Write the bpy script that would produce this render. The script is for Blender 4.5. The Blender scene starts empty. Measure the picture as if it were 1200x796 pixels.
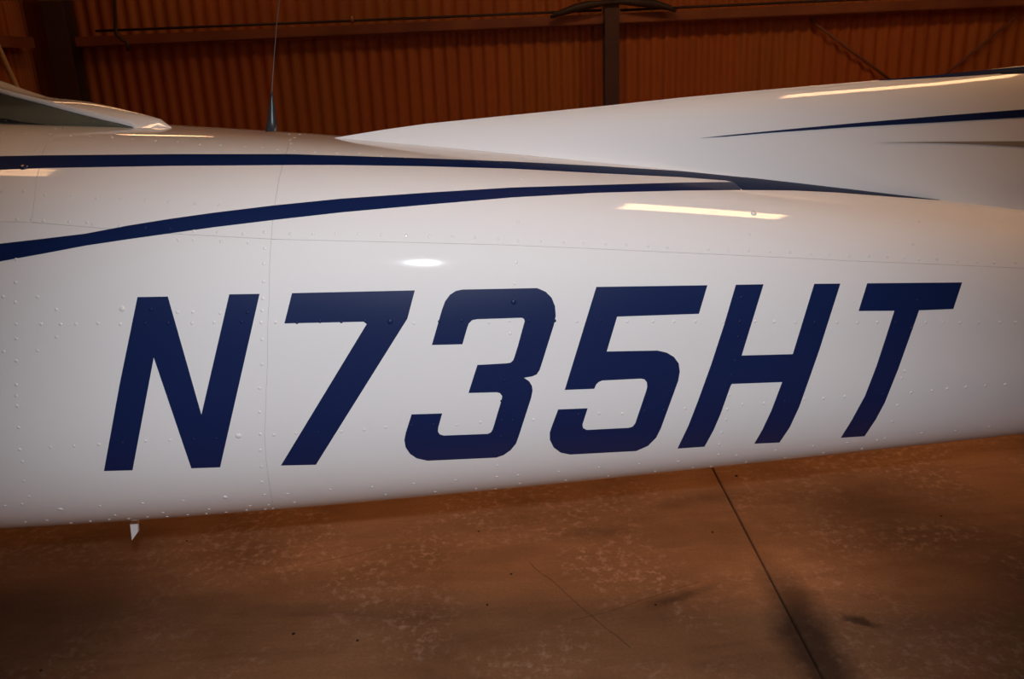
import bpy, bmesh, math, random
from mathutils import Vector, Matrix
from mathutils.bvhtree import BVHTree
random.seed(4)
PI = math.pi
SC = bpy.context.scene
COL = SC.collection

# ------------------------------------------------------------------ camera, light, exposure
FPX, PW, PH = 1000.0, 1200, 796
CAM = Vector((0, 0, 1.65)); PITCH = math.radians(18); ROLL = math.radians(2.5)
FWD = Vector((0, math.cos(PITCH), -math.sin(PITCH)))
UP0 = Vector((0, math.sin(PITCH), math.cos(PITCH))); RT0 = Vector((1, 0, 0))
RT = RT0*math.cos(ROLL) - UP0*math.sin(ROLL)
UP = UP0*math.cos(ROLL) + RT0*math.sin(ROLL)
cd = bpy.data.cameras.new('camera'); cam = bpy.data.objects.new('camera', cd); COL.objects.link(cam)
cd.sensor_width = 36; cd.lens = 36*FPX/PW; cd.clip_start = 0.05; cd.clip_end = 100
M = Matrix((RT, UP, -FWD)).transposed().to_4x4(); M.translation = CAM
cam.matrix_world = M
SC.camera = cam
SC.view_settings.view_transform = 'Standard'; SC.view_settings.look = 'None'
SC.view_settings.gamma = 1; SC.view_settings.use_curve_mapping = False
SC.view_settings.exposure = 0.0

wd = bpy.data.worlds.new('hangar_dark'); SC.world = wd; wd.use_nodes = True
wd.node_tree.nodes['Background'].inputs[0].default_value = (1.0, .5, .2, 1)
wd.node_tree.nodes['Background'].inputs[1].default_value = 0.0

FLASH_W = 77.0
fl = bpy.data.lights.new('camera_flash', 'SPOT'); fo = bpy.data.objects.new('camera_flash', fl); COL.objects.link(fo)
fl.energy = FLASH_W; fl.color = (0.93, 0.96, 1.0); fl.shadow_soft_size = 0.014
fl.spot_size = math.radians(86); fl.spot_blend = 0.8
fo.location = CAM + UP*0.085 + RT*(-0.004)
aim = Vector((-0.03, 1.5, 0.80))
fo.rotation_euler = (aim - fo.location).to_track_quat('-Z', 'Y').to_euler()

LAMP_K = 15.0                      # radiance of the hangar lamps' diffusers
LAMP_C = (1.0, 0.54, 0.26)

def ray(x, y):
    return (FWD + RT*((x-PW/2)/FPX) - UP*((y-PH/2)/FPX)).normalized()
def at_y(x, y, Y):
    d = ray(x, y); return CAM + d*(Y/d.y)
def at_x(x, y, X):
    d = ray(x, y); return CAM + d*(X/d.x)
def at_floor(x, y):
    d = ray(x, y); return CAM + d*(-CAM.z/d.z)

# ------------------------------------------------------------------ materials
def mat(name, color, rough=.5, metal=0, coat=0, coat_rough=.03, spec=.5, bump=None, vary=None, emis=None, strength=0, trans=0):
    m = bpy.data.materials.new(name); m.use_nodes = True
    nt = m.node_tree; b = nt.nodes['Principled BSDF']
    b.inputs['Base Color'].default_value = (*color, 1); b.inputs['Roughness'].default_value = rough
    b.inputs['Metallic'].default_value = metal; b.inputs['Coat Weight'].default_value = coat
    b.inputs['Coat Roughness'].default_value = coat_rough; b.inputs['Specular IOR Level'].default_value = spec
    b.inputs['Transmission Weight'].default_value = trans
    if emis:
        b.inputs['Emission Color'].default_value = (*emis, 1); b.inputs['Emission Strength'].default_value = strength
    tc = nt.nodes.new('ShaderNodeTexCoord')
    if vary:                       # (scale, second colour, detail)
        n = nt.nodes.new('ShaderNodeTexNoise'); n.inputs['Scale'].default_value = vary[0]; n.inputs['Detail'].default_value = vary[2]
        nt.links.new(tc.outputs['Object'], n.inputs['Vector'])
        r = nt.nodes.new('ShaderNodeValToRGB'); r.color_ramp.elements[0].position = .35; r.color_ramp.elements[1].position = .7
        r.color_ramp.elements[0].color = (*color, 1); r.color_ramp.elements[1].color = (*vary[1], 1)
        nt.links.new(n.outputs['Fac'], r.inputs['Fac']); nt.links.new(r.outputs['Color'], b.inputs['Base Color'])
    if bump:                       # (scale, distance, strength)
        n2 = nt.nodes.new('ShaderNodeTexNoise'); n2.inputs['Scale'].default_value = bump[0]; n2.inputs['Detail'].default_value = 1.0
        nt.links.new(tc.outputs['Object'], n2.inputs['Vector'])
        bp = nt.nodes.new('ShaderNodeBump'); bp.inputs['Distance'].default_value = bump[1]; bp.inputs['Strength'].default_value = bump[2]
        nt.links.new(n2.outputs['Fac'], bp.inputs['Height'])
        nt.links.new(bp.outputs['Normal'], b.inputs['Normal']); nt.links.new(bp.outputs['Normal'], b.inputs['Coat Normal'])
    return m

WHITE = mat('white_aircraft_paint', (.80, .795, .81), .6, coat=1, spec=.2, coat_rough=.05, bump=(3.4, .006, .32))
NAVY = mat('navy_vinyl', (.004, .015, .078), .45, coat=.35, spec=.25, coat_rough=.05, bump=(3.4, .006, .32))
NAVYA = mat('navy_matte_stripe_paint', (.005, .016, .075), .5, spec=.08)
NAVYS = mat('navy_stripe_paint', (.004, .014, .072), .38, coat=.12, spec=.2)
NAVYF = mat('navy_fin_paint', (.006, .018, .08), .35, coat=.7)
TAUPE = mat('taupe_paint', (.30, .24, .19), .4, coat=.7)
INNER = mat('seam_primer', (.5, .49, .48), .7)  # even grey of the inner hull behind the skin gaps
RIVET = mat('painted_rivet', (.80, .795, .80), .35, coat=1, coat_rough=.06)
BLACKP = mat('black_plastic', (.03, .035, .045), .35)
STEELW = mat('bright_steel_wire', (.16, .15, .15), .45)
GLASS = mat('smoked_acrylic', (.20, .23, .17), .05, coat=1, trans=.55, spec=.6)
RUBBER = mat('tyre_rubber', (.02, .02, .02), .8)
SHEET = mat('brown_painted_metal_sheet', (.42, .115, .016), .5, vary=(1.3, (.33, .085, .012), 4))
SHEET2 = mat('brown_metal_sheet_greener', (.40, .125, .014), .5, vary=(1.1, (.33, .095, .011), 4))
STEEL = mat('red_oxide_steel', (.22, .085, .055), .6, vary=(2, (.15, .06, .045), 3))
DARKST = mat('dark_column_steel', (.085, .040, .035), .6, vary=(2, (.06, .03, .028), 3))
GIRT = mat('brown_girt_steel', (.26, .085, .03), .55, vary=(1.5, (.17, .05, .02), 4))
CONDUIT = mat('dark_cable', (.03, .02, .018), .6)
TAN = mat('tan_painted_pipe', (.5, .34, .16), .5)
CEIL = mat('ceiling_sheet', (.25, .16, .10), .8)
FIXT = mat('lamp_housing', (.25, .25, .25), .5)
DIFF = mat('lamp_diffuser', (.1, .1, .1), .5, emis=LAMP_C, strength=LAMP_K)
DIFF2 = mat('dimmed_lamp_diffuser', (.1, .1, .1), .5, emis=LAMP_C, strength=LAMP_K*.6)  # same lamp turned down, to keep the left end of the hangar dark
DIFF3 = mat('boosted_lamp_diffuser', (.1, .1, .1), .5, emis=LAMP_C, strength=LAMP_K*1.5)  # same lamp turned up, for a paler reflection on the tail cone
PEBBLE = mat('black_grit', (.015, .010, .008), .8)

def floor_material():
    m = bpy.data.materials.new('stained_concrete'); m.use_nodes = True
    nt = m.node_tree; b = nt.nodes['Principled BSDF']; L = nt.links.new
    geo = nt.nodes.new('ShaderNodeNewGeometry')
    def noise(scale, detail, dist=0, vec=None, rough=.55):
        n = nt.nodes.new('ShaderNodeTexNoise'); n.inputs['Scale'].default_value = scale
        n.inputs['Detail'].default_value = detail; n.inputs['Distortion'].default_value = dist; n.inputs['Roughness'].default_value = rough
        L(vec or geo.outputs['Position'], n.inputs['Vector']); return n.outputs['Fac']
    def ramp(f, stops):
        r = nt.nodes.new('ShaderNodeValToRGB'); e = r.color_ramp.elements
        e[0].position, e[0].color = stops[0][0], (*stops[0][1], 1); e[1].position, e[1].color = stops[1][0], (*stops[1][1], 1)
        for s in stops[2:]:
            k = e.new(s[0]); k.color = (*s[1], 1)
        L(f, r.inputs['Fac']); return r.outputs['Color']
    def mix(fac, a, c, mode='MIX'):
        x = nt.nodes.new('ShaderNodeMix'); x.data_type = 'RGBA'; x.blend_type = mode
        if isinstance(fac, float): x.inputs[0].default_value = fac
        else: L(fac, x.inputs[0])
        for s, v in ((6, a), (7, c)):
            if isinstance(v, tuple): x.inputs[s].default_value = (*v, 1)
            else: L(v, x.inputs[s])
        return x.outputs[2]
    def math_(op, a, c=None, clamp=False):
        x = nt.nodes.new('ShaderNodeMath'); x.operation = op; x.use_clamp = clamp
        for s, v in ((0, a), (1, c)):
            if v is None: continue
            if isinstance(v, (int, float)): x.inputs[s].default_value = v
            else: L(v, x.inputs[s])
        return x.outputs[0]
    base = ramp(noise(1.4, 6, .6), [(.3, (.31, .150, .072)), (.72, (.54, .280, .145)), (.5, (.44, .218, .106))])
    st = nt.nodes.new('ShaderNodeMapping'); st.inputs['Scale'].default_value = (1.2, 5.0, 1); L(geo.outputs['Position'], st.inputs['Vector'])
    streak = ramp(noise(1.6, 8, .8, st.outputs[0], .65), [(.42, (1, 1, 1)), (.72, (.74, .71, .71))])
    c = mix(1.0, base, streak, 'MULTIPLY')
    speck = ramp(noise(30, 5, 0, None, .7), [(.50, (0, 0, 0)), (.66, (1, 1, 1))])
    patch = ramp(noise(2.3, 3, .4), [(.44, (0, 0, 0)), (.60, (1, 1, 1))])
    both = mix(1.0, speck, patch, 'MULTIPLY')
    c = mix(math_('MULTIPLY', both, .75), c, (.74, .45, .31))
    fine = ramp(noise(90, 4, 0, None, .8), [(.3, (.84, .84, .84)), (.7, (1.12, 1.12, 1.12))])
    c = mix(1.0, c, fine, 'MULTIPLY')
    # oil stain spread along the joint, tyre streak, hairline cracks, shade painted in at left: shapes in floor metres
    sep = nt.nodes.new('ShaderNodeSeparateXYZ'); L(geo.outputs['Position'], sep.inputs[0]); X, Y = sep.outputs[0], sep.outputs[1]
    wob = math_('MULTIPLY', math_('SUBTRACT', noise(5, 4), .5), .14)
    def blob(x0, y0, ax, ay, ang, soft=1.0):
        ca, sa = math.cos(ang), math.sin(ang)
        dx = math_('ADD', math_('SUBTRACT', X, x0), wob); dy = math_('ADD', math_('SUBTRACT', Y, y0), wob)
        u = math_('DIVIDE', math_('ADD', math_('MULTIPLY', dx, ca), math_('MULTIPLY', dy, sa)), ax)
        v = math_('DIVIDE', math_('SUBTRACT', math_('MULTIPLY', dy, ca), math_('MULTIPLY', dx, sa)), ay)
        d = math_('SQRT', math_('ADD', math_('MULTIPLY', u, u), math_('MULTIPLY', v, v)))
        return math_('MULTIPLY', math_('SUBTRACT', 1.0, d, True), soft, True)
    for args, col, in (((.835, 2.06, .115, .52, 0.0, 1.5), .80), ((1.3, 2.85, .55, .38, .1, 1.2), .55), ((1.75, 2.35, .8, .5, .0, 1.0), .42),
                       ((.50, 2.34, .17, .035, .35, 1.3), .55), ((.70, 2.95, .28, .07, .2, 1.2), .35), ((1.02, 2.18, .08, .02, -.4, 1.5), .7), ((.30, 2.75, .22, .05, .1, 1), .4),
                       ((-1.75, 2.45, 1.0, .95, 0, 1.6), .62), ((1.95, 2.1, 1.15, .95, 0, 1.6), .60)):  # wide left blob paints the dim light there; wide right blob is a darker slab
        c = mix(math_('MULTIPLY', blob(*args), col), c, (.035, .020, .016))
    wob2 = math_('MULTIPLY', math_('SUBTRACT', noise(2.5, 4), .5), .05)
    def crack(x0, y0, x1, y1, w):
        L_ = math.hypot(x1-x0, y1-y0); ux, uy = (x1-x0)/L_, (y1-y0)/L_
        dx = math_('SUBTRACT', X, x0); dy = math_('SUBTRACT', Y, y0)
        t = math_('ADD', math_('MULTIPLY', dx, ux), math_('MULTIPLY', dy, uy))
        n = math_('ABSOLUTE', math_('ADD', math_('SUBTRACT', math_('MULTIPLY', dy, ux), math_('MULTIPLY', dx, uy)), wob2))
        a = math_('LESS_THAN', n, w); s = math_('MULTIPLY', math_('GREATER_THAN', t, 0.0), math_('LESS_THAN', t, L_))
        return math_('MULTIPLY', a, s)
    for k in ((.03, 2.57, .31, 2.10, .0022), (.15, 2.24, .58, 2.41, .0016), (-.75, 2.62, -.45, 2.72, .002)):
        c = mix(math_('MULTIPLY', crack(*k), .45), c, (.04, .022, .016))
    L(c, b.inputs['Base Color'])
    b.inputs['Roughness'].default_value = .75; b.inputs['Specular IOR Level'].default_value = .25
    bp = nt.nodes.new('ShaderNodeBump'); bp.inputs['Distance'].default_value = .002; bp.inputs['Strength'].default_value = .4
    L(noise(45, 5), bp.inputs['Height']); L(bp.outputs['Normal'], b.inputs['Normal'])
    return m
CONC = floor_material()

# ------------------------------------------------------------------ helpers
def link(name, me, m, parent=None, smooth=False):
    o = bpy.data.objects.new(name, me); COL.objects.link(o)
    if m: me.materials.append(m)
    if smooth:
        for p in me.polygons: p.use_smooth = True
    if parent: o.parent = parent
    return o
def obj(name, bm, m, parent=None, smooth=False, normals=True):
    if normals: bmesh.ops.recalc_face_normals(bm, faces=bm.faces)
    me = bpy.data.meshes.new(name); bm.to_mesh(me); bm.free()
    return link(name, me, m, parent, smooth)
def tag(o, label, cat, group=None):
    o['label'] = label; o['category'] = cat
    if group: o['group'] = group
    return o
def struct(o): o['kind'] = 'structure'; return o
def thing(name, label, cat, loc, group=None):
    o = bpy.data.objects.new(name, None); COL.objects.link(o); o.location = loc; o.empty_display_size = .1
    return tag(o, label, cat, group)
def add_box(bm, x0, x1, y0, y1, z0, z1):
    r = bmesh.ops.create_cube(bm, size=1)
    for v in r['verts']:
        v.co = Vector(((x0+x1)/2+v.co.x*(x1-x0), (y0+y1)/2+v.co.y*(y1-y0), (z0+z1)/2+v.co.z*(z1-z0)))
    return r['verts']
def box(name, b6, m, parent=None, bevel=0):
    bm = bmesh.new(); add_box(bm, *b6)
    if bevel: bmesh.ops.bevel(bm, geom=list(bm.edges), offset=bevel, segments=2, affect='EDGES')
    return obj(name, bm, m, parent)
def add_tube(bm, pts, rads, seg=10, caps=True):
    pts = [Vector(p) for p in pts]; rings = []
    if isinstance(rads, (int, float)): rads = [rads]*len(pts)
    prev = None
    for i, p in enumerate(pts):
        t = (pts[min(i+1, len(pts)-1)]-pts[max(i-1, 0)]).normalized()
        a = prev if prev is not None else (Vector((0, 0, 1)) if abs(t.z) < .9 else Vector((1, 0, 0)))
        u = (a-t*a.dot(t)).normalized(); w = t.cross(u); prev = u
        rings.append([bm.verts.new(p+(u*math.cos(2*PI*k/seg)+w*math.sin(2*PI*k/seg))*rads[i]) for k in range(seg)])
    for a, b in zip(rings, rings[1:]):
        for k in range(seg): bm.faces.new((a[k], a[(k+1) % seg], b[(k+1) % seg], b[k]))
    if caps: bm.faces.new(rings[0]); bm.faces.new(rings[-1])
def tube(name, pts, rads, m, parent=None, seg=10, smooth=True):
    bm = bmesh.new(); add_tube(bm, pts, rads, seg); return obj(name, bm, m, parent, smooth)
def smoothstep(t): t = max(0, min(1, t)); return t*t*(3-2*t)
def interp(tab, x):
    if x <= tab[0][0]: return tab[0][1]
    for (a, va), (b, vb) in zip(tab, tab[1:]):
        if x <= b: return va+(vb-va)*(x-a)/(b-a)
    return tab[-1][1]

# ------------------------------------------------------------------ hangar shell
WX0, WX1, WY0, WY1, CZ = -6.12, 11.5, -9.0, 12.0, 5.6
JX = 0.815
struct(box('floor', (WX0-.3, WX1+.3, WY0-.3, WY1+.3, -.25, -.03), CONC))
flo = bpy.data.objects['floor']
xs = [WX0, -3.35, JX, 4.97, 8.3, WX1]; ys = [WY0, -3.6, -.4+.0, 6.4, WY1]
for i in range(len(xs)-1):
    for j in range(len(ys)-1):
        g = .0035
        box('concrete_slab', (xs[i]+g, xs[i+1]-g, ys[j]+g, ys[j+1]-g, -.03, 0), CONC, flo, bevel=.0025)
struct(box('ceiling', (WX0-.3, WX1+.3, WY0-.3, WY1+.3, CZ, CZ+.1), CEIL))
def wall(name, b6): return struct(box(name, b6, SHEET))
wb = wall('wall_back', (WX0-.1, WX1+.1, WY1+.05, WY1+.15, 0, CZ))
wl = wall('wall_left', (WX0-.15, WX0-.05, WY0-.1, WY1+.05, 0, CZ))
wf = wall('wall_front', (WX0-.1, WX1+.1, WY0-.15, WY0-.05, 0, CZ))
wr = wall('wall_right', (WX1+.05, WX1+.15, WY0-.1, WY1+.05, 0, CZ))
PITCHR = .172; NR = 6                     # rib pitch, ribs on one sheet
def sheet_mesh():
    bm = bmesh.new(); prof = []
    for k in range(NR):
        x = k*PITCHR
        prof += [(x, .0), (x+.030, .001), (x+.052, .010), (x+.070, .022), (x+.088, .028), (x+.112, .028), (x+.130, .022), (x+.150, .010)]
    prof.append((NR*PITCHR+.012, -.003))
    prof = [(a, b-(.002 if a > NR*PITCHR-.02 else 0)) for a, b in prof]
    cols = [[bm.verts.new((a, -b, z)) for z in (0, 1)] for a, b in prof]
    for p, q in zip(cols, cols[1:]): bm.faces.new((p[0], q[0], q[1], p[1]))
    r = bmesh.ops.extrude_face_region(bm, geom=list(bm.faces))
    for v in r['geom']:
        if isinstance(v, bmesh.types.BMVert): v.co.y += .012
    bmesh.ops.recalc_face_normals(bm, faces=bm.faces)
    me = bpy.data.meshes.new('corrugated_sheet'); bm.to_mesh(me); bm.free(); me.materials.append(SHEET); return me
sm = sheet_mesh(); sm2 = sm.copy(); sm2.materials[0] = SHEET2
def put_sheets(parent, start, end, zs, place):
    n = int((end-start)/(NR*PITCHR))+1
    for k in range(n):
        for (z0, z1) in zs:
            o = bpy.data.objects.new('corrugated_sheet', sm2 if (k*7+int(z0)) % 3 == 0 else sm); COL.objects.link(o); o.parent = parent
            place(o, start+k*NR*PITCHR, z0, z1, k)
def pb(o, s, z0, z1, k): o.location = (s, WY1+.035-.0015*(k % 2), z0); o.scale = (min(1, (WX1+.04-s)/(NR*PITCHR+.012)), 1, z1-z0)
put_sheets(wb, WX0, WX1, ((0.02, 2.03), (2.035, CZ-.01)), pb)
def plc(o, s, z0, z1, k): o.rotation_euler = (0, 0, PI/2); o.location = (WX0-.035, s, z0); o.scale = (min(1, (WY1-.05-s)/(NR*PITCHR+.012)), 1, z1-z0)
put_sheets(wl, 2.2, WY1, ((0.02, 2.03), (2.035, CZ-.01)), plc)

# columns, girts, bracing
def column(x, y, w, d, label, mat_=DARKST, flange=.016):
    t = thing('steel_column', label, 'column', (x, y, 0), 'hangar columns')
    for nm, b6 in (('flange', (-w/2, w/2, -d/2, -d/2+flange)), ('flange', (-w/2, w/2, d/2-flange, d/2)), ('web', (-.006, .006, -d/2+flange, d/2-flange))):
        box(nm, (*b6, .012, CZ), mat_, t)
    box('base_plate', (-w/2-.04, w/2+.04, -d/2-.04, d/2+.04, 0, .012), mat_, t)
    return t
CY = WY1-.17
cx = at_y(717, 60, CY-.1).x
column(cx, CY-.0, .185, .26, 'dark steel column rising behind the dorsal fin, right of the picture middle')
ccx = WX0+.46
column(ccx, CY, .28, .26, 'broad dark steel column standing in the far left corner of the hangar')
column(cx+7.6, CY, .185, .26, 'dark steel column beyond the right edge of the view')
def girt(x0, x1, z, label):
    t = thing('wall_girt', label, 'girt', ((x0+x1)/2, WY1-.1, z), 'wall girts')
    h = (x1-x0)/2
    box('face_plate', (-h, h, -.12, -.108, -.05, .062), GIRT, t)
    box('top_flange', (-h, h, -.108, .09, .050, .062), GIRT, t)
    box('bottom_flange', (-h, h, -.108, .09, -.062, -.050), GIRT, t)
    return t
GZ = 2.13
girt(ccx+.18, cx-.10, GZ, 'horizontal brown wall girt left of the middle column')
girt(cx+.10, cx+7.48, GZ, 'horizontal brown wall girt right of the middle column')
t = thing('side_wall_girt', 'dark wall girt on the left side wall beyond the corner column', 'girt', (WX0+.1, 8, GZ))
box('face_plate', (.088, .10, -4, WY1-8.4, -.06, .072), GIRT, t); box('top_flange', (-.09, .088, -4, WY1-8.4, .06, .072), GIRT, t)
tag(tube('conduit', [(ccx+.45, WY1-.19, GZ+.125), (-3, WY1-.19, GZ+.118), (-.5, WY1-.19, GZ+.112), (cx-.12, WY1-.19, GZ+.11)], .016, CONDUIT), 'thin dark conduit running along the girt left of the middle column', 'conduit')
tag(tube('conduit', [(cx+.12, WY1-.19, GZ+.10), (4, WY1-.19, GZ+.105), (cx+7.4, WY1-.19, GZ+.11)], .016, CONDUIT), 'thin dark conduit running along the girt right of the middle column', 'conduit')
def clip(px, py, label):
    p = at_y(px, py, WY1-.21)
    t = thing('conduit_clip', label, 'clip', (p.x, WY1-.19, GZ+.11), 'conduit clips')
    tube('clip_band', [(-.02, 0, 0), (.02, 0, 0)], .026, GIRT, t); tube('stud', [(0, 0, .02), (0, 0, .06)], .014, TAN, t)
clip(413, 27, 'small pale clip on the conduit above the antenna side of the wall')
clip(990, 3, 'small pale clip on the conduit above the vertical tail')
def P(px, py, Y=WY1-.33): return at_y(px, py, Y)
tag(tube('hanging_cable', [Vector((P(133, -60).x, WY1-.33, CZ)), P(133, -60), P(135, 20), P(136, 40), P(143, 47), P(149, 50), P(150, 60)], .02, CONDUIT), 'dark cable hanging down onto the girt near the left corner', 'cable')
tag(tube('looped_cable', [P(645, 20), P(655, 16), P(672, 10), P(690, 6), P(704, 4), P(716, 3), P(729, 2), P(748, 3), P(768, 5), P(784, 9), P(792, 13)], [.02, .035, .05, .05, .035, .025, .035, .05, .05, .035, .02], CONDUIT), 'thick dark cable looped across the middle column above the girt', 'cable')
tag(tube('brace_rod', [P(950, 24, WY1-.06), P(1060, 106, WY1-.06)], .018, STEEL), 'thin brace rod slanting down to the right behind the fin', 'brace')
tag(tube('brace_rod', [P(1190, 20, WY1-.06), P(1100, 94, WY1-.06)], .018, STEEL), 'thin brace rod slanting down to the left at the right edge', 'brace')
pa = at_y(-14, 30, 9.5); pb_ = at_y(22, 108, 9.5); pd = (pb_-pa).normalized()
tag(tube('slanted_pole', [pa+pd*((pa.z-3.1)/-pd.z), pa, pb_, pa+pd*((pa.z-.008)/-pd.z)], .030, TAN), 'tan slanted pole at the left picture edge above the rear window', 'pole')

# hangar lamps: real fixtures under the ceiling
def lamp(x, y, label, w=.58, d=.32, z=4.6, rot=0, glow=None):
    t = thing('ceiling_lamp', label, 'lamp', (x, y, z), 'hangar lamps'); t.rotation_euler.z = rot; g_ = glow or DIFF
    box('housing', (-w-.04, w+.04, -d-.03, d+.03, .0, .09), FIXT, t, bevel=.01)
    box('diffuser', (-w, w, -d, -.015, -.02, 0), g_, t); box('diffuser', (-w, w, .015, d, -.02, 0), g_, t)
    for s in (-1, 1): tube('hanger', [(s*w*.8, 0, .09), (s*w*.8, 0, CZ-z)], .006, FIXT, t)
lamp(-2.25, 1.62, 'twin-panel hangar lamp hanging over the cabin', .42, .26, glow=DIFF2)
lamp(1.98, 1.2, 'twin-panel hangar lamp hanging over the tail cone', .56, .28, glow=DIFF3)
lamp(-3.6, 10.1, 'long narrow hangar lamp near the far wall on the left', 1.45, .09, rot=PI/2, glow=DIFF2)
lamp(4.9, 8.6, 'twin-panel hangar lamp near the far wall on the right')
lamp(7.5, 5.5, 'twin-panel hangar lamp on the right, beyond the tail')
lamp(1.0, 8.9, 'twin-panel hangar lamp near the middle of the far wall')

# ------------------------------------------------------------------ aeroplane
YC, NE = 1.82, 3.0
def w_(X): return max(.03, .31-.092*X-.006*X*X)
def zt_(X): return ((1.07660005e-03*X-2.03457978e-02)*X-1.26930279e-01)*X+1.47329403
def zb_(X): return ((-5.82020380e-03*X+1.29370884e-02)*X+3.80562336e-02)*X+7.58663293e-01
def S(X, th, off=0.0):
    w = w_(X)+off; h = (zt_(X)-zb_(X))/2+off; c, s = math.cos(th), math.sin(th)
    return Vector((X, YC-w*math.copysign(abs(c)**(2/NE), c), (zt_(X)+zb_(X))/2+h*math.copysign(abs(s)**(2/NE), s)))
def XT(p):
    X = p.x; w = w_(X); h = (zt_(X)-zb_(X))/2; dy = (YC-p.y)/w; dz = (p.z-(zt_(X)+zb_(X))/2)/h
    return X, math.atan2(math.copysign(abs(dz)**(NE/2), dz), math.copysign(abs(dy)**(NE/2), dy))
def NRM(X, th):
    e = 1e-3; c, s = math.cos(th), math.sin(th)
    w = w_(X); h = (zt_(X)-zb_(X))/2; cy = abs(c)**(2/NE); cz = abs(s)**(2/NE)
    n = Vector((0, -math.copysign(cy**(NE-1)/w, c), math.copysign(cz**(NE-1)/h, s)))
    dX = (S(X+e, th)-S(X-e, th)); n = n-dX*(n.dot(dX)/dX.length_squared)
    return n.normalized()
X0, X1 = -1.75, 2.62
plane = thing('light_aircraft', 'white high-wing light aircraft with navy registration letters on its tail cone', 'aircraft', (-2.6, YC, 0))
plane_off = Vector((-2.6, YC, 0))
def part(name, bm_or_me, m, smooth=False, parent=None, normals=True):
    """geometry is given in world metres; shift it into the aircraft's frame"""
    bmesh.ops.translate(bm_or_me, verts=bm_or_me.verts, vec=-plane_off)
    return obj(name, bm_or_me, m, parent or plane, smooth, normals)
# ray-cast helper
NXg, NTg = 220, 240
gv = []
for i in range(NXg+1):
    for j in range(NTg): gv.append(S(X0+(X1-X0)*i/NXg, -PI+2*PI*j/NTg))
gf = [(i*NTg+j, i*NTg+(j+1) % NTg, (i+1)*NTg+(j+1) % NTg, (i+1)*NTg+j) for i in range(NXg) for j in range(NTg)]
hull_bvh = BVHTree.FromPolygons(gv, gf)
def hit(px, py):
    d = ray(px, py); p, n, i, t_ = hull_bvh.ray_cast(CAM, d)
    if p is None:
        p, n, i, t_ = hull_bvh.find_nearest(CAM+d*(1.8/d.y*1.0))
    return XT(p)
# seam between the side skin and the top skin
SEAM = [(0, 260), (35, 260.5), (100, 266), (200, 274), (320, 280.5), (400, 282.5), (600, 287.5), (800, 296.5), (1000, 306), (1200, 314.5)]
seam_tab = [hit(x, y) for x, y in SEAM]
def th_s(X):
    if X < seam_tab[0][0]: return seam_tab[0][1]
    if X > seam_tab[-1][0]: return seam_tab[-1][1]
    return interp(seam_tab, X)
def seam_x(pts):
    tab = sorted((h[1], h[0]) for h in (hit(x, y) for x, y in pts))
    return lambda th: interp(tab, th)
xv0 = seam_x([(90, 143), (73, 151), (55, 170), (47, 187), (45, 200), (41, 230), (37, 262)])
xv1 = seam_x([(342, 162), (338, 172), (334, 187), (324, 228), (318, 281), (315.5, 353), (314, 420), (311.7, 450), (310, 507), (312, 540), (316, 570), (319, 588)])
XV0 = xv0(.9); XV1 = xv1(0)
G = .00045
def skin(name, xa, xb, ta, tb, nt, label=None):
    """one sheet of skin between two seams, with its own edges"""
    bm = bmesh.new(); rows = []
    fa = xa if callable(xa) else (lambda th, k=xa: k); fb = xb if callable(xb) else (lambda th, k=xb: k)
    nx = max(4, int((fb(.5)-fa(.5))/.012))
    for i in range(nx+1):
        row = []
        for j in range(nt+1):
            X = fa(.5)+(fb(.5)-fa(.5))*i/nx
            for _ in range(3):
                th = ta(X)+(tb(X)-ta(X))*j/nt; X = fa(th)+G+(fb(th)-fa(th)-2*G)*i/nx
            row.append(S(X, th))
        for k, q in ((0, 1), (-1, -2)):
            d_ = (row[q]-row[k]); L_ = d_.length
            if L_ > 1e-6: row[k] = row[k]+d_*(G/L_)
        rows.append([bm.verts.new(p) for p in row])
    for i in range(nx):
        for j in range(nt): bm.faces.new((rows[i][j], rows[i+1][j], rows[i+1][j+1], rows[i][j+1]))
    edge = [e for e in bm.edges if e.is_boundary]
    cen = lambda p: Vector((p.x, YC, (zt_(p.x)+zb_(p.x))/2))
    r = bmesh.ops.extrude_edge_only(bm, edges=edge)
    for v in r['geom']:
        if isinstance(v, bmesh.types.BMVert): v.co += (cen(v.co)-v.co).normalized()*.0016
    for e in edge: e.smooth = False
    bm.normal_update()
    f0 = bm.faces[:][0]
    # orient outward
    bmesh.ops.recalc_face_normals(bm, faces=bm.faces)
    bm.faces.ensure_lookup_table(); f0 = bm.faces[0]; c0 = f0.calc_center_median()
    if f0.normal.dot(c0-cen(c0)) < 0: bmesh.ops.reverse_faces(bm, faces=bm.faces)
    o = part(name, bm, WHITE, smooth=True, normals=False)
    if label: o['label'] = label
    return o
lo = lambda X: -PI/2
pi_s = lambda X: PI-th_s(X)
hi = lambda X: 1.5*PI
for xa, xb in ((X0, xv1), (xv1, X1)): skin('side_skin', xa, xb, lo, th_s, 90)
for xa, xb in ((X0, xv0), (xv0, xv1), (xv1, X1)): skin('top_skin', xa, xb, th_s, pi_s, 130)
for xa, xb in ((X0, xv1), (xv1, X1)): skin('far_side_skin', xa, xb, pi_s, hi, 50)
bm = bmesh.new(); rings = []
for i in range(61):
    X = X0+(X1-X0)*i/60; rings.append([bm.verts.new(S(X, 2*PI*j/96, -.0012)) for j in range(96)])
for a_, b2 in zip(rings, rings[1:]):
    for j in range(96): bm.faces.new((a_[j], a_[(j+1) % 96], b2[(j+1) % 96], b2[j]))
bm.faces.new(rings[0]); bm.faces.new(rings[-1])
o = part('inner_frame', bm, INNER, smooth=False); o['label'] = 'grey primer seen in the narrow skin seams'
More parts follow.
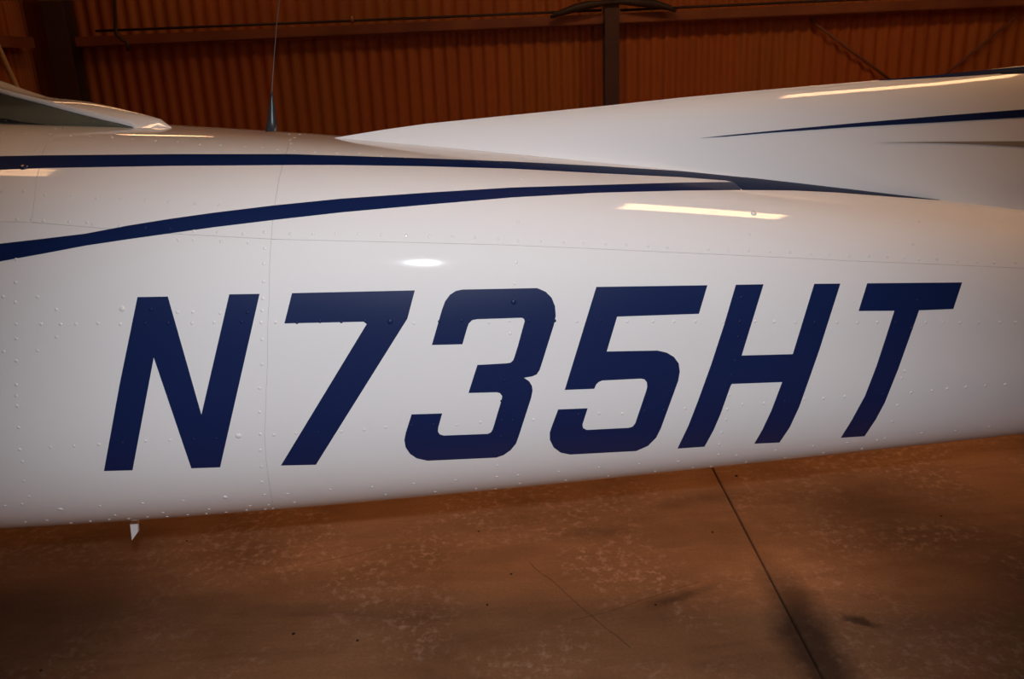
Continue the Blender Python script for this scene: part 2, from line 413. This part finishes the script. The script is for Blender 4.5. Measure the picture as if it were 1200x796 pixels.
# tail end cone and forward cabin
def loft(name, secs, m, n=40, ne=2.6, smooth=True, parent=None):
    """secs: (x, yc, half width, z bottom, z top)"""
    bm = bmesh.new(); rr = []
    for x, yc, w, zb, zt in secs:
        rr.append([])
        for j in range(n):
            c, s = math.cos(2*PI*j/n), math.sin(2*PI*j/n)
            rr[-1].append(bm.verts.new((x, yc-w*math.copysign(abs(c)**(2/ne), c), (zt+zb)/2+(zt-zb)/2*math.copysign(abs(s)**(2/ne), s))))
    for a_, b2 in zip(rr, rr[1:]):
        for j in range(n): bm.faces.new((a_[j], a_[(j+1) % n], b2[(j+1) % n], b2[j]))
    bm.faces.new(rr[0]); bm.faces.new(rr[-1])
    return part(name, bm, m, smooth, parent)
loft('tail_tip', [(X1, YC, w_(X1), zb_(X1), zt_(X1)), (X1+.12, YC, w_(X1)*.7, zb_(X1)+.03, zt_(X1)-.04), (X1+.2, YC, .012, .93, .95)], WHITE, ne=3)
loft('cabin', [(X0, YC, w_(X0), zb_(X0), zt_(X0)), (-2.1, YC, .50, .72, 1.72), (-2.5, YC, .54, .70, 1.86), (-3.1, YC, .55, .70, 2.0), (-3.6, YC, .55, .70, 1.95)], WHITE, n=64, ne=3.2)
loft('cowling', [(-3.6, YC, .55, .70, 1.55), (-4.2, YC, .50, .72, 1.45), (-4.8, YC, .40, .78, 1.38), (-4.95, YC, .30, .86, 1.30)], WHITE, n=48, ne=3)
loft('spinner', [(-4.951, YC, .14, .95, 1.22), (-5.05, YC, .11, .98, 1.19), (-5.18, YC, .01, 1.075, 1.095)], NAVYF, n=24, ne=2)

# decals -----------------------------------------------------------------------
def chop(bm, x0, x1, y0, y1, step, ys=None):
    ys = ys or step
    x = x0+step*.37
    while x < x1:
        bmesh.ops.bisect_plane(bm, geom=bm.verts[:]+bm.edges[:]+bm.faces[:], plane_co=(x, 0, 0), plane_no=(1, 0, 0)); x += step
    y = y0+ys*.37
    while y < y1:
        bmesh.ops.bisect_plane(bm, geom=bm.verts[:]+bm.edges[:]+bm.faces[:], plane_co=(0, y, 0), plane_no=(0, 1, 0)); y += ys
def decal(name, poly, m, mapper, thick=.0005, step=9, parent=None, label=None, ys=None):
    bm = bmesh.new(); vs = [bm.verts.new((x, y, 0)) for x, y in poly]
    es = [bm.edges.new((vs[i], vs[(i+1) % len(vs)])) for i in range(len(vs))]
    bmesh.ops.triangle_fill(bm, use_beauty=True, edges=es)
    bx = [p[0] for p in poly]; by = [p[1] for p in poly]
    chop(bm, min(bx), max(bx), min(by), max(by), step, ys)
    out = {}; inn = {}
    for v in bm.verts: out[v], inn[v] = mapper(v.co.x, v.co.y, thick)
    edge = [e for e in bm.edges if e.is_boundary]
    bm.verts.index_update()
    low = [(v, inn[v]) for v in set(v for e in edge for v in e.verts)]
    keep = {v.index: p for v, p in low}
    for v in bm.verts: v.co = out[v]
    lay = bm.verts.layers.int.new('src')
    for v in bm.verts: v[lay] = v.index
    r = bmesh.ops.extrude_edge_only(bm, edges=edge)
    for v in r['geom']:
        if isinstance(v, bmesh.types.BMVert): v.co = keep[v[lay]]
    for e in edge: e.smooth = False
    bmesh.ops.recalc_face_normals(bm, faces=bm.faces)
    bm.faces.ensure_lookup_table()
    big = max(bm.faces, key=lambda f: f.calc_area())
    if big.normal.dot(CAM-big.calc_center_median()) < 0: bmesh.ops.reverse_faces(bm, faces=bm.faces)
    o = part(name, bm, m, smooth=True, parent=parent, normals=False)
    if label: o['label'] = label
    return o
def on_hull(px, py, th_):
    X, t_ = hit(px, py); n = NRM(X, t_); p = S(X, t_)
    return p+n*th_, p-n*.0006
LET = {
 'N': ((110, 330), 3.459, [(177,63),(300,61),(436,540),(549,52),(672,50),(512,753),(395,757),(243,308),(157,765),(41,768),(104,420)]),
 '7': ((320, 330), 3.461, [(77,47),(575,36),(545,150),(174,743),(32,746),(380,172),(366,163),(46,170)]),
 '3': ((460, 325), 3.54, [(163,281),(290,278),(308,215),(316,192),(330,178),(350,174),(535,168),(545,172),(548,182),(520,285),(506,330),(500,345),(490,354),(475,357),(352,364),(315,480),(432,477),(446,481),(455,493),(452,510),(416,630),(408,644),(395,650),(212,657),(196,652),(188,640),(190,622),(206,565),(79,569),(55,645),(49,675),(54,705),(72,732),(100,751),(145,761),(430,748),(460,738),(490,717),(512,690),(525,655),(575,500),(581,470),(578,450),(567,432),(545,417),(580,411),(598,403),(610,385),(620,355),(670,195),(677,160),(674,120),(660,85),(635,60),(600,45),(290,51),(262,57),(238,73),(218,100),(205,135)]),
 '5': ((635, 325), 3.62, [(231,41),(702,34),(666,155),(319,167),(275,315),(490,311),(530,320),(560,338),(580,365),(585,400),(578,440),(505,640),(485,680),(450,715),(400,737),(120,752),(80,744),(50,722),(34,690),(33,660),(45,625),(69,561),(194,556),(172,625),(175,640),(190,648),(368,639),(385,634),(396,620),(440,490),(447,465),(445,445),(435,433),(420,430),(255,438),(240,445),(230,455),(222,473),(97,478)]),
 'H': ((785, 320), 3.70, [(286,51),(406,49),(311,358),(533,352),(626,47),(739,46),(648,333),(600,470),(560,582),(520,668),(475,735),(366,740),(400,682),(440,597),(487,473),(268,481),(262,492),(220,610),(190,680),(150,753),(33,761),(80,663),(120,560),(178,400),(235,225)]),
 'T': ((975, 320), 3.885, [(160,47),(592,43),(552,164),(396,170),(350,300),(300,440),(240,590),(200,665),(148,743),(40,750),(90,670),(150,560),(202,425),(243,300),(284,172),(121,173)]),
}
NAMES = {'N': 'letter', '7': 'digit', '3': 'digit', '5': 'digit', 'H': 'letter', 'T': 'letter'}
for k, ((ox, oy), s, pts) in LET.items():
    decal('registration_'+NAMES[k], [(ox+x/s, oy+y/s) for x, y in pts], NAVY, on_hull, label='navy slanted %s %s' % (NAMES[k], k))
stripeA = [(-260, 193), (-120, 187), (0, 183.4), (50, 182.5), (200, 181), (340, 181), (400, 182.8), (500, 186), (600, 189.7), (700, 194.8), (800, 201), (870, 208), (930, 213), (1000, 218.6), (1060, 225), (1100, 229.6), (1200, 241.8),
           (1202, 243.6), (1150, 238.5), (1100, 234.5), (1050, 231), (980, 225.6), (930, 223.3), (870, 222.8), (860, 213.5), (850, 211.5), (800, 207.7), (700, 203), (600, 197.8), (500, 195), (400, 193.5), (340, 193.5), (200, 194.5), (50, 197), (0, 199), (-120, 204), (-260, 212)]
decal('upper_stripe', stripeA, NAVYA, on_hull, step=8, ys=1.6, thick=.0007)
stripeB = [(-260, 345), (-120, 312), (0, 285.7), (50, 280), (100, 274), (150, 264.5), (200, 256.5), (250, 249.5), (320, 241), (400, 233), (500, 226), (600, 220), (700, 217), (800, 214.2), (866, 213.4), (868, 222.8),
           (800, 223.4), (700, 226), (600, 231.5), (500, 240), (400, 249), (320, 258), (250, 266.5), (200, 273.5), (150, 280.5), (100, 288), (50, 297.5), (0, 306.5), (-120, 334), (-260, 370)]
decal('lower_stripe', stripeB, NAVYS, on_hull, step=12, ys=4)

# rivets -----------------------------------------------------------------------
R1 = [(3,155.5),(30,156.5),(59,157),(83,159),(105,160),(131,161),(155,163),(182,165),(208,166),(234,169),(258,170),(287,171.5),(307,173),(325,175),(345,176.5),(369,178),(395,179),(421,180),(447,183),(475,185),(503,187),(531,188.5),(559,190.5),(587,192),(615,194),(643,196),(671,199),(700,201.5)]
R0 = [(6,136.5),(15,136.5),(28,137.5),(50,139),(54,139),(82,140),(89,141),(101,140.5),(110,141),(173,146),(76,145),(65,151),(44,174),(43,176)]
R2 = [(2,224),(28,224),(53,228),(84,229),(113,232),(141,233),(171,235),(198,237),(228,239),(257,241)]
R3 = [(20,257),(37,257),(51,259),(81,260),(102,261),(109,263),(140,265),(170,267),(199,268),(227,271),(255,272),(285,274),(310,272),(340,274),(367,274),(394,273.5),(420,274),(447,275),(476,275.5),(503,277),(530,277),(556,278.5),(583,280),(607,282),(633,283),(660,284),(684,285),(709,286),(734,287),(759,288.5),(782,290),(807,291),(830,292),(853,293),(877,294),(902,295),(925,296),(950,297.5),(971,298.5),(995,300),(1018,300),(1040,301),(1060,302),(1077,304),(1098,304),(1122,306),(1145,307),(1165,308),(1190,308)]
R3b = [(209,281),(227,281),(259,283),(291,284.5)]
C1 = [(310,291),(309,309),(309,330),(308,350),(307,364),(306,378),(307,398),(307,427),(304,455),(304,483),(305,509),(305,528),(306,547),(307,565),(310,580),(315,592)]
C0 = [(19,304),(18,331),(18,354.6),(19,380),(19,397),(19,423),(19,451),(19,464),(20,476),(21.6,501),(23,527),(26,541),(28,564),(34,582),(26,591),(3.7,348),(4,412),(44,411),(44,348),(66,363),(66,395)]
R4 = [(48,380),(71,380),(89,380),(115,379),(141,380),(170,379),(197,379),(225,379),(251,378),(283,377),(323,378),(348,378),(375,377),(400,377),(428,376),(457,377),(485,379),(515,377),(541,376),(573,378),(597,376),(620,376),(650,376),(676,377),(704,376),(735,377),(765,377),(790,377),(815,377),(848,377),(885,377),(907,377.5),(932,378),(955,378),(981,378),(1005,378),(1028,378),(1050,378),(1085,378),(1105,378),(1125,378),(1147,378),(1172,378),(1190,378)]
R4b = [(177,363),(208,366),(226,366),(258,367),(290,366)]
R5 = [(59,524),(87,523),(116,521),(143,519),(171,517),(199,516),(227,515),(253,514),(321,510),(347,508),(373,507),(400,506),(427,504),(452,501),(482,499),(508,498),(535,498),(563,495),(601,493),(625,492),(678,486),(702,485),(729,485),(755,482),(778,481),(803,479),(870,474),(895,473),(920,470),(943,468),(965,467),(990,465),(1035,462),(1068,460),(1092,458),(1110,456),(1132,454),(1155,452),(1178,451)]
R6 = [(6,593),(69,597),(117,593),(167,590),(215,587),(337,579),(387,574),(436,571),(485,567),(534,563),(607,557),(655,553),(702,548),(749,544),(795,541),(863,534),(909,528),(953,523),(993,519),(1028,516),(1080,508),(1120,505),(1160,500)]
R7 = [(30,612),(55,610),(83,613),(106,611),(128,609),(135,604),(151,608),(173,606),(191,601),(196,605.5),(220,603.5),(242,602),(245,597),(265,600.5),(289,598),(293,593),(311,597),(320,596),(345,589),(452,580),(510,576.5),(558,573),(609,567),(663,563),(713,558),(768,552.5),(812,548),(833,547),(874,542),(920,536.5),(965,531),(1010,526)]
C2 = [(612,209),(613,183),(614,178),(605,307),(603,332),(598,391),(592,446),(588,470),(588,493),(587,512),(585,532),(583,546),(582,559),(581,573)]
C3 = [(869,349),(867,377),(865,395),(861,423),(857,440),(855,463),(852,480),(851,492),(846,507),(843,521),(842,533)]
C4 = [(1075,352),(1068,385),(1060,435),(1057,443),(1052,475),(1046,494),(1037,514)]
EX = [(339,157.5),(345,161.5),(340,164),(351,157.5),(341,168),(607,261),(933,224.5),(958,227),(980,230),(1005,233),(1028,236),(1052,239),(878,275),(1077,260),(1070,286)]
BIG = [(143,362),(602,354),(264,583),(280,511),(71,597),(457,377),(279,511)]
def add_rivet(bm, p, n, r, h, seg=8):
    u = n.orthogonal().normalized(); w = n.cross(u); R_ = []
    for rr, hh in ((r, -.0003), (r*.96, h*.35), (r*.62, h*.85)):
        R_.append([bm.verts.new(p+n*hh+(u*math.cos(2*PI*k/seg)+w*math.sin(2*PI*k/seg))*rr) for k in range(seg)])
    top = bm.verts.new(p+n*h)
    for a_, b2 in zip(R_, R_[1:]):
        for k in range(seg): bm.faces.new((a_[k], a_[(k+1) % seg], b2[(k+1) % seg], b2[k]))
    for k in range(seg): bm.faces.new((R_[-1][k], R_[-1][(k+1) % seg], top))
def inpoly(x, y, poly):
    c = False
    for i in range(len(poly)):
        (x1, y1), (x2, y2) = poly[i], poly[i-1]
        if (y1 > y) != (y2 > y) and x < (x2-x1)*(y-y1)/(y2-y1)+x1: c = not c
    return c
DEC = [[(ox+x/s, oy+y/s) for x, y in pts] for (ox, oy), s, pts in LET.values()] + [stripeA, stripeB]
def rivets(rows, r, h, label=None):
    b1, b2 = bmesh.new(), bmesh.new()
    for row in rows:
        for x, y in row:
            X, t_ = hit(x, y); navy = any(inpoly(x, y, q) for q in DEC)
            add_rivet(b2 if navy else b1, S(X, t_)+(NRM(X, t_)*.0005 if navy else Vector()), NRM(X, t_), r, h)
    o = part('rivets', b1, RIVET, smooth=True); o['kind'] = 'stuff'; o['label'] = label or 'small white domed rivets'
    if len(b2.verts):
        o = part('rivets', b2, NAVY, smooth=True); o['kind'] = 'stuff'; o['label'] = 'rivets under the navy markings'
rivets([R0, R1, R2, R3, R3b, C1, C0, R4, R4b, R5, R6, R7, C2, C3, C4, EX], .0031, .0010)
rivets([BIG], .0052, .0016, 'larger domed fasteners on the side skin')
X, t_ = hit(28, 195); bm = bmesh.new(); add_rivet(bm, S(X, t_), NRM(X, t_), .0085, .003, 20); part('fastener', bm, NAVYF, smooth=True)['label'] = 'dark oval fastener on the upper stripe'
X, t_ = hit(883, 250); bm = bmesh.new(); add_rivet(bm, S(X, t_), NRM(X, t_), .006, .0015, 20); part('fastener', bm, WHITE, smooth=True)

# vertical tail with dorsal fin --------------------------------------------------
edge_px = [(330, 172), (385, 163), (405, 159.3), (450, 152), (500, 145), (600, 135), (700, 125), (800, 114.2), (900, 105), (1000, 96.5), (1100, 88), (1200, 77)]
E_tab = []
for x, y in edge_px:
    p = at_y(x, y, YC); E_tab.append((p.x, p.z))
xe, ze = E_tab[-1]; sl = (E_tab[-1][1]-E_tab[-2][1])/(E_tab[-1][0]-E_tab[-2][0])
E_tab += [(xe+.25, ze+.25*sl*1.15), (xe+.45, ze+.45*sl*1.9), (xe+.75, ze+.62), (xe+1.15, ze+1.02)]
XT1 = xe+1.5
FT, FL = .036, .026
def fin_y(x, z):
    ze_ = interp(E_tab, x); dd = max(0, ze_-z)/FL; T = FT*smoothstep((x+.42)/.9+.15); lin = .125*min(max(0, ze_-z), .22)*smoothstep((x+.42)/.5)
    return lin+T*(1-math.exp(-dd))*min(1, math.sqrt(dd*6+.0)+.15) if dd > 0 else 0
bm = bmesh.new(); fin_rows = {}
nx, nz = 150, 34
FX0 = E_tab[0][0]; FX1 = xe+1.15
for side in (-1, 1):
    rows = []
    for i in range(nx+1):
        x = FX0+(FX1-FX0)*i/nx; ze_ = interp(E_tab, x); zl = zt_(x)-.05
        if x > X1: zl = zt_(X1)
        row = []
        for j in range(nz+1):
            q = (j/nz)**2.2; z = ze_-(ze_-zl)*q
            if j == 0 and side == 1: row.append(fin_rows[i]); continue
            v = bm.verts.new((x, YC+side*fin_y(x, z), z))
            if j == 0: fin_rows[i] = v
            row.append(v)
        rows.append(row)
    for i in range(nx):
        for j in range(nz):
            try: bm.faces.new((rows[i][j], rows[i+1][j], rows[i+1][j+1], rows[i][j+1]))
            except ValueError: pass
bmesh.ops.recalc_face_normals(bm, faces=bm.faces)
bm.verts.ensure_lookup_table()
fin_bvh = BVHTree.FromBMesh(bm)
fin = part('vertical_fin', bm, WHITE, smooth=True)
def on_fin(px, py, th_):
    d_ = ray(px, py); p, n, i, q = fin_bvh.ray_cast(CAM, d_)
    if p is None:
        p0 = CAM+d_*(YC/d_.y); p, n, i, q = fin_bvh.find_nearest(p0)
        if n.y > 0: n = Vector((n.x, -n.y, n.z))
    if n.dot(d_) > 0: n = -n
    return p+n*th_*1.6, p-n*.0006
decal('fin_stripe', [(820,162),(850,158.7),(900,153.8),(1000,144.5),(1100,136),(1200,128.2),(1400,112),(1600,96),(1600,118),(1400,126),(1200,137.5),(1100,143.5),(1000,149),(900,156),(850,160.3)], NAVYF, on_fin, step=14, parent=fin)
decal('fin_taupe_stripe', [(1030,167),(1100,166),(1200,165.5),(1600,164),(1600,190),(1200,172.4),(1150,169.5),(1100,167.9)], TAUPE, on_fin, step=14, parent=fin, label='taupe tapering stripe')
decal('fin_edge_stripe', [(1030,94.3),(1070,90.8),(1120,86),(1160,82.2),(1200,78.6),(1228,75.8),(1228,81),(1200,83.6),(1160,87),(1120,89.8),(1070,92.6)], NAVYA, on_fin, step=7, ys=1.5, thick=.001, parent=fin)
decal('fin_edge_stripe', [(1172,86.6),(1200,84.4),(1228,82),(1228,84.5),(1200,86)], NAVYA, on_fin, step=7, ys=1.5, thick=.001, parent=fin)
bm = bmesh.new(); add_box(bm, FX1+.01, FX1+.38, YC-.022, YC+.022, 1.15, E_tab[-1][1]-.03); part('rudder', bm, WHITE)
for s in (-1, 1):
    bm = bmesh.new(); vs = add_box(bm, 1.95, 2.65, 0, 1.55, .97, 1.0)
    for v in vs:
        v.co.y = YC+s*(v.co.y+.02)
        if abs(v.co.y-YC) > 1 and v.co.x < 2.2: v.co.x += .22
    bmesh.ops.bevel(bm, geom=list(bm.edges), offset=.012, segments=3, affect='EDGES'); part('tailplane', bm, WHITE, smooth=False)

# roof behind the cabin and rear window ------------------------------------------
def wE_(X): return .05+.2*max(0, min(1, -.75-X))
def at_edge(x, y, k=1.0):
    p = at_y(x, y, YC-.1)
    for _ in range(8): p = at_y(x, y, YC-wE_(p.x)*k)
    return p
crown_px = [(-60, 96), (0, 106), (45, 114), (60, 115), (80, 116.6), (100, 119), (120, 122.8), (140, 127.3), (160, 132.2), (180, 137.2), (192, 141), (198, 144.5), (201, 149)]
edge2_px = [(-60, 84), (0, 103.5), (20, 109), (40, 114), (60, 119.5), (80, 125), (100, 130), (120, 135), (140, 139.5), (155, 143.5)]
cr = [(at_y(x, y, YC).x, at_y(x, y, YC).z) for x, y in crown_px]; ed = [(at_edge(x, y).x, at_edge(x, y).z) for x, y in edge2_px]
cr = [(-1.9, 2.02), (-1.55, 1.90), (-1.3, 1.80)] + [c_ for c_ in cr if c_[0] > -1.2]; ed = [(-1.9, 2.00), (-1.55, 1.88)] + [c_ for c_ in ed if c_[0] > -1.45]
bm = bmesh.new(); rr = []; nx = 60; xa, xb = -1.9, cr[-1][0]
for i in range(nx+1):
    X = xa+(xb-xa)*i/nx; zc = interp(cr, X)
    zedge = interp(ed, X) if X < ed[-1][0] else zt_(X)-.02
    wE = wE_(X) if X < ed[-1][0] else wE_(X)*max(.02, 1-((X-ed[-1][0])/(xb-ed[-1][0]))**2)
    zc = max(zc, zedge-.008) if X < ed[-1][0] else zc
    row = []
    for j in range(25):
        u = -1+2*j/24
        zq = zedge if u < 0 else min(zedge, zt_(X)-.03)
        row.append(bm.verts.new((X, YC+u*wE, zq+(zc-zq)*(1-abs(u)**2.4))))
    # lip
    row = [bm.verts.new((X, YC-wE+.004, zedge-.010))]+row+[bm.verts.new((X, YC+wE-.004, min(zedge, zt_(X)-.03)-.01))]
    rr.append(row)
for a_, b2 in zip(rr, rr[1:]):
    for j in range(26): bm.faces.new((a_[j], b2[j], b2[j+1], a_[j+1]))
bmesh.ops.recalc_face_normals(bm, faces=bm.faces)
roof = part('rear_roof', bm, WHITE, smooth=True)
# window pane from the roof edge down to the shoulder of the hull
gl = [(p.x, p.z) for p in (at_edge(x, y, .85) for x, y in ((-120, 120), (-60, 124), (0, 130), (30, 136), (60, 138.5), (115, 141), (160, 146)))]
for side in (-1,):
    bm = bmesh.new(); rr = []; xb2 = ed[-1][0]
    for i in range(31):
        X = -1.75+(xb2+1.75)*i/30; zu = interp(ed, X)-.011
        zl = interp(gl, X)-.012; yl = YC+side*wE_(X)*.85; yu = YC+side*(wE_(X)-.004)
        pts_ = []
        for j in range(5):
            q = j/4; pts_.append(bm.verts.new((X, yu+(yl-yu)*q, zu+(zl-zu)*q**1.0)))
        rr.append(pts_)
    for a_, b2 in zip(rr, rr[1:]):
        for j in range(4): bm.faces.new((a_[j], b2[j], b2[j+1], a_[j+1]))
    bmesh.ops.recalc_face_normals(bm, faces=bm.faces)
    r = bmesh.ops.solidify(bm, geom=list(bm.faces), thickness=.003)
    w = part('rear_window', bm, GLASS, smooth=False)
    w['label'] = 'smoked green rear window pane'

# small fittings -------------------------------------------------------------------
b0 = at_y(318.5, 153.5, YC); t0 = at_y(318.5, 107, YC)
bm = bmesh.new()
rr = []
for q, r1, r2 in ((-.01, .0145, .010), (.0, .013, .009), (.25, .0095, .0075), (.6, .0062, .005), (.85, .0035, .003), (1.0, .0018, .0018)):
    c_ = b0.lerp(t0, q); rr.append([bm.verts.new(c_+Vector((r1*math.cos(2*PI*k/12), r2*math.sin(2*PI*k/12), 0))) for k in range(12)])
for a_, b2 in zip(rr, rr[1:]):
    for k in range(12): bm.faces.new((a_[k], a_[(k+1) % 12], b2[(k+1) % 12], b2[k]))
bm.faces.new(rr[0]); bm.faces.new(rr[-1])
ab = part('antenna_base', bm, BLACKP, smooth=True); ab['label'] = 'black tapered foot of the whip antenna'
bm = bmesh.new(); add_tube(bm, [t0, at_y(321, 70, YC), at_y(324, 30, YC), at_y(327.5, 0, YC), at_y(332, -70, YC)], [.0010, .0008, .0007, .0007, .0007], 6); part('whip', bm, STEELW, parent=ab)['label'] = 'thin pale wire of the antenna'
# drain mast below the belly
q = [at_y(x, y, YC-.10) for x, y in ((150.5, 598), (160.5, 598), (161.5, 624), (154.5, 633.5), (153, 620))]
bm = bmesh.new(); f = bm.faces.new([bm.verts.new(p) for p in q]); r = bmesh.ops.extrude_face_region(bm, geom=[f])
for v in r['geom']:
    if isinstance(v, bmesh.types.BMVert): v.co.y += .008
part('drain_mast', bm, WHITE)['label'] = 'short white mast under the belly'

# wings, struts and landing gear ahead of the frame
for s in (-1, 1):
    bm = bmesh.new(); rr = []
    for yy, ch, z in ((.0, 1.6, 2.02), (2.6, 1.6, 2.12), (5.4, 1.15, 2.30)):
        y = YC+s*yy; pr = []
        for a_, h in ((0, 0), (.02, .04), (.12, .10), (.35, .13), (.7, .07), (1, .004), (1, -.004), (.7, -.02), (.35, -.05), (.12, -.05), (.02, -.03)):
            pr.append(bm.verts.new((-3.85+(1.6-ch)*.35+a_*ch, y, z+h)))
        rr.append(pr)
    for a_, b2 in zip(rr, rr[1:]):
        for k in range(11): bm.faces.new((a_[k], a_[(k+1) % 11], b2[(k+1) % 11], b2[k]))
    bm.faces.new(rr[0]); bm.faces.new(rr[-1]); part('wing', bm, WHITE, smooth=False)
    bm = bmesh.new(); add_tube(bm, [(-3.3, YC+s*.5, .85), (-3.2, YC+s*2.6, 2.10)], .03, 12); part('wing_strut', bm, WHITE, True)
    bm = bmesh.new(); add_tube(bm, [(-2.75, YC+s*.35, .80), (-2.75, YC+s*.8, .55), (-2.75, YC+s*1.2, .20)], [.035, .03, .025], 10); leg = part('gear_leg', bm, WHITE, True)
    bm = bmesh.new(); rr = []
    for yy, r in ((-.07, .12), (-.075, .17), (-.05, .195), (0, .20), (.05, .195), (.075, .17), (.07, .12)):
        rr.append([bm.verts.new((-2.75+r*math.cos(2*PI*k/28), YC+s*1.28+yy, .20+r*math.sin(2*PI*k/28))) for k in range(28)])
    for a_, b2 in zip(rr, rr[1:]):
        for k in range(28): bm.faces.new((a_[k], a_[(k+1) % 28], b2[(k+1) % 28], b2[k]))
    bm.faces.new(rr[0]); bm.faces.new(rr[-1]); part('wheel', bm, RUBBER, True)
bm = bmesh.new(); add_tube(bm, [(-4.5, YC, .85), (-4.5, YC, .17)], .03, 12); part('nose_leg', bm, WHITE, True)
bm = bmesh.new(); rr = []
for yy, r in ((-.055, .10), (-.06, .14), (0, .165), (.06, .14), (.055, .10)):
    rr.append([bm.verts.new((-4.5+r*math.cos(2*PI*k/24), YC+yy, .165+r*math.sin(2*PI*k/24))) for k in range(24)])
for a_, b2 in zip(rr, rr[1:]):
    for k in range(24): bm.faces.new((a_[k], a_[(k+1) % 24], b2[(k+1) % 24], b2[k]))
bm.faces.new(rr[0]); bm.faces.new(rr[-1]); part('nose_wheel', bm, RUBBER, True)

# grit on the floor ------------------------------------------------------------------
GR = [(344, 743, .013, 'black crumb on the floor below the digit 7, left of another crumb'), (419, 751, .011, 'black crumb on the floor at the bottom, below the tail of the 7'),
      (571, 709, .010, 'black crumb on the floor low in the picture middle'), (599, 673, .010, 'black crumb on the floor below the digit 3'),
      (768, 709, .010, 'black crumb on the floor beside the dark streak, below the letter H'), (835, 624, .011, 'black crumb on the floor left of the slab joint'),
      (863, 558, .016, 'black crumb on the floor just under the tail cone, right of the joint'), (219, 634, .010, 'black crumb on the floor right of the drain mast'),
      (48, 786, .011, 'black crumb on the floor in the bottom left corner'), (1103, 605, .010, 'black crumb on the floor at the right, below the tail end'),
      (561, 623, .009, 'faint dark crumb on the floor under the digit 3, nearest the fuselage')]
for x, y, r, lab in GR:
    p = at_floor(x, y); bm = bmesh.new(); bmesh.ops.create_icosphere(bm, subdivisions=2, radius=r*.42)
    for v in bm.verts:
        v.co *= random.uniform(.75, 1.15); v.co.z = max(-.0, v.co.z*.6)
    o = obj('grit_crumb', bm, PEBBLE); o.location = (p.x, p.y, 0); tag(o, lab, 'grit', 'crumbs of grit on the floor')
